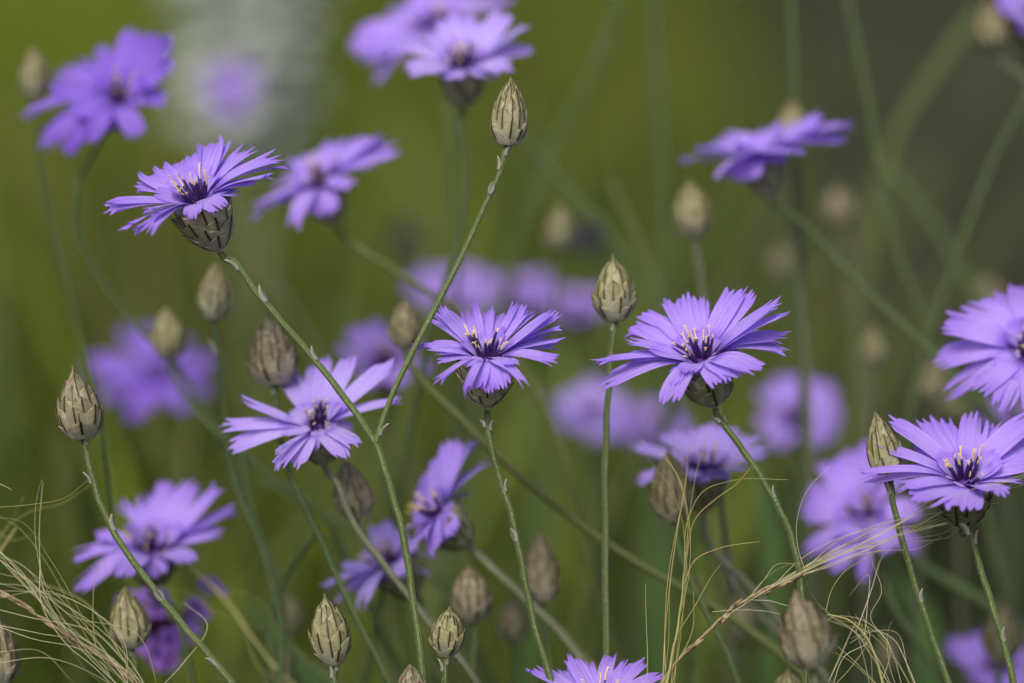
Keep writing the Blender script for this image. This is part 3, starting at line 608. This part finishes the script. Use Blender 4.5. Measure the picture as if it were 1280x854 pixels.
bud('soft pale bud touching the top left violet flower', (44, 122), (42, 54), 38, [(50, 200), (70, 300), (120, 500)], d=.905, m='bud', sm='stem_blue', sr=.0006)
bud('small whitish soft bud right of the wide open flower', (1092, 455), (1091, 404), 34, [(1090, 480), (1085, 600)], d=.97, m='bud', sm='stem_grey')
bud('dark olive bud in front of the pale blurred flower', (842, 648), (835, 558), 54, [(850, 690), (870, 740), (910, 820), (925, 862)], d=.842, m='bud_dark', sm='stem_blue')
bud('long soft bud under the middle of the straw grass plume', (1015, 830), (993, 734), 62, [(1020, 880)], d=.765, m='bud_brown', sm='stem_grey')
bud('soft brown bud behind the stem of the sharp right hand flower', (1250, 822), (1256, 748), 50, [(1245, 880)], d=.885, m='bud_dark', sm='stem_blue')
bud('soft yellowish bud at the left foot of the right edge flower', (1168, 500), (1168, 445), 40, [(1165, 560), (1150, 700)], d=.98, m='bud', sm='stem_grey')
bud('whitish soft bud right above the sharp right hand flower', (1190, 528), (1188, 482), 52, [(1195, 600), (1200, 700)], d=1.0, m='bud', sm='stem_grey')
bud('pinkish bud tip poking up at the bottom edge left of the small round yellow bud', (516, 890), (512, 826), 46, [(518, 940)], d=.79, m='bud_brown')
bud('whitish bud tip at the bottom edge, under the long soft bud', (985, 900), (985, 834), 58, [(985, 950)], d=.83, m='bud')
bud('faint small bud low on the left, above another at the bottom', (363, 790), (361, 738), 34, [(362, 860)], d=.93, m='bud', sm='stem_blue')
bud('faint small bud at the bottom edge, below its twin on the left', (358, 850), (356, 805), 32, [(358, 890)], d=.94, m='bud', sm='stem_blue')
bud('faint bud near the bottom between the gold awns and the plume', (926, 795), (925, 745), 34, [(928, 870)], d=1.0, m='bud_brown', sm='stem_blue')
bud('faint bud low on the right, behind the tangle of awns', (1110, 835), (1108, 785), 34, [(1112, 900)], d=.98, m='bud', sm='stem_blue')
bud('faded bud peeping up behind the edge on flower', (990, 175), (991, 122), 42, [(995, 300), (1010, 500)], d=.93, m='bud', sm='stem_grey')
bud('faded bud in the top right corner beside the violet petals', (1245, 60), (1232, -5), 50, [(1290, 105), (1330, 180)], d=.95, m='bud_dark', sm='stem_grey')
bud('faint brown bud right of the edge on flower\'s stem', (1050, 280), (1045, 232), 40, [(1060, 330), (1080, 500)], d=1.1, m='bud_brown', sm='stem_grey')
bud('faint brown bud straight above the wide open flower', (980, 345), (978, 300), 38, [(985, 420), (990, 560)], d=1.15, m='bud_brown', sm='stem_blue')
bud('faint pale bud at the right edge, under the crossing blurred stems', (1236, 388), (1234, 345), 40, [(1240, 440), (1250, 560)], d=1.12, m='bud_brown', sm='stem_grey')
bud('sharp green bud with dark ribs touching the right hand flower', (1112, 594), (1093, 510), 47, [(1115, 620), (1126, 668), (1148, 745), (1170, 810), (1188, 862)], flakes=[(1112, 618, -1), (1150, 755, .5)], m='bud', d=.806)
# ------------------------------------------------------------ blurred bare stems and blades
def bare(label, pts, d, r, m, name='plant_stem', nodes=0):
    SEED[0] += 1; rr = random.Random(SEED[0]); w = world_pts(pts, d); wg = to_ground(w, rr)
    base = Vector((wg[-1].x, wg[-1].y, 0)); me, _ = stem_obj(name, wg, base, rr, r, M[m], False)
    th = tag(obj(name, me, None, base), label, 'plant stem', 'blurred bare stems behind the flowers')
    pts2 = spline(wg, 6)
    for k in range(nodes):
        i = int(len(pts2)*(.12+.16*k)); q = pts2[i]
        obj('stem_scale', FLAKE, th, q-base, axis_rot((pts2[i-1]-pts2[i]).normalized(), rr.uniform(0, 6)), 1.8)
    return th
bare('blurred green stem entering at the top right and curving down', [(1050, -40), (1066, 30), (1085, 130), (1102, 230), (1125, 325), (1158, 405), (1200, 500)], .955, .0011, 'stem_blue')
bare('blurred short green stem coming down behind the edge on flower', [(985, -40), (990, 40), (993, 140), (1000, 300)], .95, .0011, 'stem_blue')
bare('blurred green stem running from the upper middle down right', [(640, 165), (700, 225), (755, 285), (800, 350), (850, 460), (880, 600)], 1.0, .0013, 'stem_blue')
bare('broad olive blur slanting in the upper right', [(1225, 10), (1165, 95), (1120, 170), (1095, 260), (1075, 400)], 1.12, .0022, 'stem_olive')
bare('thin green blur rising left of the wide dark area at the top', [(812, -30), (820, 80), (828, 200), (832, 330), (835, 500)], 1.03, .0016, 'stem_blue')
bare('thin slanting blur at the top, right of the tall bud', [(778, -20), (745, 85), (700, 170), (650, 300)], 1.08, .0014, 'stem_blue', nodes=1)
bare('faint diagonal green blur right of the curved top right stem', [(1110, 210), (1160, 270), (1205, 345), (1250, 420)], 1.08, .0017, 'stem_blue')
bare('blurred stem crossing low in the centre towards the bottom right', [(595, 690), (655, 745), (710, 800), (760, 860)], .875, .0013, 'stem_olive')
bare('thin green stem crossing the lower left behind the awns', [(300, 560), (318, 650), (350, 730), (360, 800), (420, 860)], .89, .0010, 'stem_blue')
bare('soft stem behind the lower violet flower, slanting up right', [(395, 665), (370, 700), (345, 740), (335, 860)], .88, .0008, 'stem_blue')
bare('soft green stem low on the right, slanting down right', [(1140, 700), (1190, 730), (1230, 752), (1280, 790)], .93, .0016, 'stem_blue')
bare('grey green stem right of the awns at the bottom', [(900, 700), (925, 740), (950, 770), (1010, 820)], .88, .0013, 'stem_grey', nodes=1)
bare('green blurred stem right of the gold awns, leaning left', [(872, 720), (895, 790), (915, 840), (930, 880)], .86, .0010, 'stem_olive')
bare('blurred green stem below the bud left of the crossing branch', [(330, 600), (400, 640), (500, 690), (560, 740)], .93, .0012, 'stem_blue')
rs = random.Random(321)
for k in range(26):
    x0 = rs.uniform(-40, 1000); y0 = rs.uniform(150, 560); sl = rs.choice((-1, 1, 1))*rs.uniform(.1, .8); dd = rs.uniform(.95, 1.35)
    o = bare('thin faint green stem, one of many crossing softly far behind the flowers', [(x0, y0), (x0+sl*90+rs.uniform(-10, 10), y0+110), (x0+sl*190, y0+240), (x0+sl*260, y0+400)], dd, rs.uniform(.0006, .0011), rs.choice(('stem_blue', 'stem_olive', 'stem_grey')))
    o['group'] = 'faint thin stems in the blur'
def blade(label, pts, d, w, m='leaf', lab2='leaf blade'):
    SEED[0] += 1; rr = random.Random(SEED[0]); wp = to_ground(world_pts(pts, d), rr); base = Vector((wp[-1].x, wp[-1].y, 0)); q = spline(wp, 8); V = []; F = []; UV = []
    for i, p in enumerate(q):
        t = i/(len(q)-1); ww = w*min(1, .08+t*4)*(1-.3*t)*.5; s = CX*math.cos(t*1.2)+CF*math.sin(t*1.2)
        V += [p-base-s*ww, p-base+CF*ww*.3, p-base+s*ww]; UV += [(0, t), (.5, t), (1, t)]
    for i in range(len(q)-1):
        for k in (0, 1): a = 3*i+k; F.append((a, a+1, a+4, a+3))
    tag(obj('leaf_blade', mesh('leaf_blade', V, F, [M[m]], UV), None, base), label, lab2, 'soft green leaf blades')
blade('upright soft green leaf blade below the soft violet flower right of centre', [(945, 540), (958, 620), (965, 720), (960, 860)], 1.05, .010)
blade('soft green leaf blade in the lower right behind the violet flower', [(1100, 700), (1150, 760), (1160, 860)], 1.1, .012)
blade('soft green blade behind the middle of the bottom edge', [(800, 560), (815, 680), (820, 860)], 1.15, .010)
blade('soft pale green blade behind the ragged flower\'s stem', [(690, 520), (680, 620), (665, 860)], 1.2, .012)
blade('soft green blade slanting behind the lower left awns', [(300, 740), (350, 800), (400, 870)], .98, .008)
# ------------------------------------------------------------ other plants in the blur
def dark_head(label, px, py, d, rpx):
    C = P(px, py, d); base = Vector((C.x, C.y+.02, 0)); th = thing('dark_flower', base, label, 'flower', 'dark seed heads in the blur')
    SEED[0] += 1; rr = random.Random(SEED[0]); V, F, UV = tube([p-base for p in spline([C, C-Vector((0, 0, .15)), base+Vector((0, 0, -.03))], 6)], lambda t: .0012)
    obj('stem', mesh('stem', V, F, [M['stem_olive']], UV), th); V = []; F = []; UV = []; r = rpx*d/FPX
    for i in range(80):
        v = Vector((rr.gauss(0, 1), rr.gauss(0, 1), rr.gauss(0, 1)+.2)).normalized()
        tube([v*r*.1, v*r*.6, v*r*rr.uniform(.8, 1.1)], lambda t: r*.16*(1-.7*t), 5, V, F, UV)
    obj('seed_head', mesh('seed_head', V, F, [M['darkhead']], UV), th, C-base)
dark_head('dark purple spot of a head right of the soft pale round bud', 735, 300, 1.25, 25)
dark_head('dark grey spot of a head left of the thin branch', 510, 300, 1.45, 22)
def silver_plant():
    d = 1.95; C = P(310, 380, d); base = Vector((C.x, C.y, 0)); th = thing('silver_plant', base, 'blurred silver grey leafy plant standing at the top left', 'plant')
    rr = random.Random(77)
    stems = [[(262, -60), (275, 60), (300, 200), (320, 330)], [(330, -60), (325, 80), (318, 200), (322, 330)], [(360, -50), (345, 60), (335, 180), (325, 330)], [(285, -60), (295, 60), (310, 220), (322, 330)]]
    for s in stems:
        w = world_pts(s, d+rr.uniform(-.06, .06)); w = w+[base+Vector((rr.uniform(-.02, .02), 0, .0))]
        q = spline(w, 10); V, F, UV = tube([p-base for p in q], lambda t: .0012 if t < .35 else .00022)
        st = obj('stem', mesh('stem', V, F, [M['silver']], UV), th)
        for k in range(170):
            i = int(1+len(q)*.47*rr.random()**1.1); p = q[i]-base; a = rr.uniform(0, 6.28); dr = Vector((math.cos(a), math.sin(a), rr.uniform(.2, 1.2))).normalized(); L = rr.uniform(.022, .055); sd_ = dr.cross(Vector((0, 0, 1))).normalized()
            V = []; F = []
            for j in range(7):
                t = j/6; ww = .011*math.sin(math.pi*(.08+.9*t)); c_ = p+dr*L*t-Vector((0, 0, L*.35*t*t)); V += [c_-sd_*ww, c_+Vector((0, 0, -.0012)), c_+sd_*ww]
            for j in range(6):
                for b in (0, 1): x = 3*j+b; F.append((x, x+1, x+4, x+3))
            obj('leaf', mesh('leaf', V, F, [M['silver']]), st)
silver_plant()
def verbena():
    d = .91; C = P(205, 790, d); base = Vector((C.x+.02, C.y, 0)); th = thing('magenta_flower', base, 'blurred magenta flower cluster below the lower left violet flower', 'flower')
    rr = random.Random(9)
    V, F, UV = tube([p-base for p in spline([C, C-Vector((-.005, 0, .1)), base+Vector((0, 0, -.03))], 6)], lambda t: .0012); obj('stem', mesh('stem', V, F, [M['stem']], UV), th)
    V = []; F = []; UV = []
    for i in range(60):
        v = Vector((rr.gauss(0, 1), rr.gauss(0, .6), rr.gauss(0, .8))).normalized(); r = .0095
        tube([v*r*.1, v*r*.6, v*r*rr.uniform(.8, 1.2)], lambda t: .0014*(1-.5*t), 5, V, F, UV)
    hd = obj('flower_head', mesh('flower_head', V, F, [M['maroon']], UV), th, C-base)
    for (x, y) in [(262, 735), (245, 760), (185, 745), (215, 800), (195, 815), (230, 790), (175, 770), (210, 825), (160, 760), (180, 800), (200, 760)]:
        c = P(x, y, d-.012)-C; n = (c+Vector((0, -.006, .004))).normalized(); q = n.to_track_quat('Z', 'Y').to_matrix()
        for k in range(5):
            a = k*1.2566; petal(c, c+q @ Vector((math.cos(a), math.sin(a), rr.uniform(.1, .8)))*rr.uniform(.003, .0058), n, .0026, rr, m=M['petal_pink'], parent=hd, teeth=False).location = c
verbena()
# ------------------------------------------------------------ feather grass: hair thin awns and dark spikelets
def awn(pts, base, d, parent, r=.00016, m='awn', rr=None, jit=0, dz=0):
    w = [P(x+(rr.uniform(-jit, jit) if i else 0), y+(rr.uniform(-jit, jit) if i else 0), d+dz*i/(len(pts)-1)) for i, (x, y) in enumerate(pts)]
    q = [p-base for p in spline(w, 8)]; V, F, UV = tube(q, lambda t: r*(1-.7*t)+.00003, 5)
    obj('awn', mesh('awn', V, F, [M[m]], UV), parent)
def spikelet(x, y, dx, dy, d, base, parent, rr):
    a = P(x, y, d); b = P(x+dx, y+dy, d+rr.uniform(-.002, .002)); q = [a-base+(b-a)*t for t in (0, .25, .5, .75, 1)]
    V, F, UV = tube(q, lambda t: .00004+.00050*msin(math.pi*min(1, t*.9+.1))**1.2, 6); obj('spikelet', mesh('spikelet', V, F, [M['spikelet']], UV), parent)
def feather(label, axis, d, awns, spk=0, seed=1, r_ax=.0004, m='awn', span=(0, 1), name='feather_grass'):
    rr = random.Random(seed); wg = to_ground(world_pts(axis, d), rr); base = Vector((wg[-1].x, wg[-1].y, 0))
    th = thing(name, base, label, 'grass', 'feather grass plumes')
    me, _ = stem_obj('stalk', wg, base, rr, r_ax, M['spikelet' if spk else 'awn_green'], False, .0006); obj('stalk', me, th)
    for a in awns:
        pts = a[0]; n = a[1] if len(a) > 1 else 1; j = a[2] if len(a) > 2 else 6
        for k in range(max(1, int(n*.6+.4))): awn(pts, base, d, th, rr.uniform(.00005, .00010), m if rr.random() < .75 else 'awn_green', rr, j if k else j*.3, rr.uniform(-.02, .02))
    S = spline([Vector((x, y, 0)) for x, y in axis], 12)
    for k in range(spk):
        t = span[0]+(span[1]-span[0])*k/max(1, spk-1); i = min(len(S)-2, int(t*(len(S)-1))); p = S[i]; dr = (S[i]-S[i+1]).normalized()
        L = rr.uniform(16, 26); spikelet(p.x+rr.uniform(-3, 3), p.y+rr.uniform(-3, 3), dr.x*L+rr.uniform(-3, 3), dr.y*L+rr.uniform(-3, 3), d, base, th, rr)
    return th
feather('sharp straw plume sweeping up to the right edge under the flower there',
  [(1010, 716), (985, 728), (950, 742), (920, 758), (890, 785), (862, 812), (835, 842), (815, 875)], .80,
  [([(900, 775), (960, 735), (1040, 698), (1110, 672), (1185, 652)], 5, 5), ([(930, 752), (1000, 715), (1090, 675), (1180, 625), (1290, 592)], 6, 6), ([(950, 742), (1040, 690), (1120, 650), (1200, 608), (1300, 575)], 4, 7),
   ([(980, 728), (1060, 690), (1130, 677), (1190, 668), (1196, 655)], 3, 6), ([(985, 725), (1060, 695), (1140, 660), (1200, 628), (1290, 600)], 3, 5), ([(960, 740), (1000, 700), (1080, 660), (1170, 640), (1250, 628)], 2, 5),
   ([(1008, 718), (998, 685), (996, 655), (1008, 615), (1038, 583)], 2, 3), ([(1005, 716), (1012, 740), (1025, 758), (1032, 765)], 2, 3), ([(940, 750), (965, 752), (985, 757), (1010, 760)], 2, 5), ([(890, 765), (920, 762), (960, 764), (975, 768)], 2, 3),
   ([(1010, 716), (1050, 700), (1100, 690), (1150, 684), (1180, 670)], 3, 8), ([(1000, 716), (1060, 680), (1100, 665), (1160, 655), (1205, 640)], 3, 8), ([(925, 762), (950, 728), (975, 712), (1000, 700)], 3, 10)],
  22, 3, .00030, 'awn', (.12, .85))
feather('tangle of pale awns curling down at the bottom right, left of the bud\'s thin stem',
  [(1035, 768), (1060, 775), (1085, 800), (1100, 840), (1110, 880)], .80,
  [([(1120, 870), (1095, 820), (1060, 785), (1032, 766)], 4, 8), ([(1145, 870), (1120, 825), (1085, 790), (1045, 778), (1032, 762)], 4, 9), ([(1110, 870), (1070, 830), (1035, 800), (1030, 775)], 3, 10), ([(1090, 870), (1080, 820), (1068, 780), (1058, 766)], 4, 8),
   ([(1125, 870), (1110, 830), (1108, 790), (1114, 775)], 2, 8), ([(1032, 766), (1040, 735), (1058, 712), (1080, 700), (1100, 685)], 2, 5), ([(1080, 800), (1085, 760), (1085, 720), (1062, 745)], 1, 5), ([(1070, 790), (1090, 740), (1100, 700), (1110, 688)], 2, 6),
   ([(1040, 860), (1065, 830), (1085, 800), (1070, 765)], 3, 10), ([(1130, 865), (1105, 800), (1080, 775), (1050, 770), (1000, 800)], 2, 10), ([(1100, 860), (1110, 810), (1090, 770), (1100, 740), (1090, 700)], 2, 8), ([(1150, 870), (1135, 830), (1115, 800), (1090, 790), (1062, 800)], 3, 10),
   ([(1035, 854), (1050, 820), (1068, 775)], 3, 8)], 0, 4, .0002)
feather('upright gold awns standing right of the bottom edge flower and crossing the dark olive bud',
  [(857, 690), (854, 730), (848, 780), (838, 830), (830, 880)], .792,
  [([(828, 870), (835, 800), (836, 730), (848, 660), (857, 600), (862, 560)], 3, 5), ([(838, 870), (850, 790), (858, 720), (858, 640), (845, 590), (828, 565)], 3, 5), ([(842, 870), (848, 800), (856, 740), (857, 680), (838, 610), (815, 580), (800, 548)], 2, 4),
   ([(856, 720), (860, 650), (880, 615), (915, 600), (985, 599)], 2, 4), ([(858, 700), (868, 650), (900, 620), (920, 605), (938, 585)], 2, 4), ([(855, 730), (870, 700), (900, 685), (950, 676)], 2, 4), ([(855, 720), (862, 640), (872, 580), (885, 540)], 2, 6),
   ([(848, 790), (870, 755), (890, 720), (901, 704)], 1, 3), ([(832, 860), (832, 790), (835, 720), (850, 640)], 2, 5), ([(808, 870), (810, 820), (808, 780), (807, 730)], 1, 2), ([(846, 830), (866, 790), (868, 740)], 2, 4), ([(857, 690), (850, 640), (828, 605), (812, 600)], 2, 5)],
  0, 5, .0002, 'awn_gold')
feather('drooping straw plume with dark spikelets in the lower left corner',
  [(-20, 735), (15, 750), (60, 778), (105, 808), (150, 835), (185, 870)], .806,
  [([(-10, 680), (20, 720), (70, 770), (130, 820), (190, 870)], 5, 9), ([(0, 700), (40, 745), (90, 790), (150, 850), (165, 870)], 5, 10), ([(150, 860), (90, 790), (60, 740), (45, 670), (48, 620), (52, 600)], 3, 5),
   ([(140, 850), (100, 780), (55, 700), (20, 660), (-10, 640)], 3, 8), ([(170, 870), (120, 800), (70, 750), (20, 700), (-10, 695)], 4, 8), ([(160, 860), (150, 800), (100, 755), (60, 740), (0, 740)], 3, 8), ([(190, 870), (150, 810), (90, 760), (30, 735), (-20, 730)], 4, 9),
   ([(180, 870), (140, 800), (110, 760), (60, 735), (-10, 712)], 3, 8), ([(-10, 780), (50, 790), (100, 800), (150, 840), (180, 870)], 3, 10), ([(-10, 760), (40, 770), (120, 790), (160, 830)], 3, 10), ([(-10, 635), (40, 630), (80, 622), (110, 600)], 1, 3),
   ([(0, 605), (10, 610), (14, 612)], 1, 2), ([(50, 700), (55, 760), (80, 800), (110, 840), (150, 870)], 3, 8), ([(120, 820), (115, 760), (120, 720), (140, 690), (170, 660)], 1, 4), ([(190, 870), (230, 830), (260, 780), (230, 755)], 1, 4),
   ([(-10, 830), (60, 825), (120, 845), (160, 870)], 2, 9), ([(0, 815), (50, 815), (90, 850), (110, 870)], 2, 9), ([(30, 720), (90, 770), (170, 790), (200, 870)], 2, 8)],
  34, 6, .0003, 'awn', (.02, .92))
feather('soft straw awns further back behind the lower left plume', [(225, 700), (262, 730), (300, 775), (340, 830), (380, 870)], .87,
  [([(225, 700), (262, 728), (300, 770), (320, 830), (385, 870)], 2, 8), ([(250, 720), (290, 750), (310, 800), (340, 870)], 2, 8), ([(270, 745), (300, 740), (330, 760), (345, 800)], 2, 8), ([(225, 735), (280, 770), (330, 785)], 1, 8)], 0, 7, .0004, 'awn_green')
feather('few soft awns rising at the left edge', [(20, 660), (-5, 700), (-20, 760)], .84,
  [([(-10, 700), (10, 660), (40, 640), (75, 630), (115, 605)], 2, 4), ([(-10, 680), (15, 650), (30, 620)], 1, 4), ([(-10, 660), (20, 675), (40, 668)], 1, 3)], 0, 8, .0003, 'awn_green')
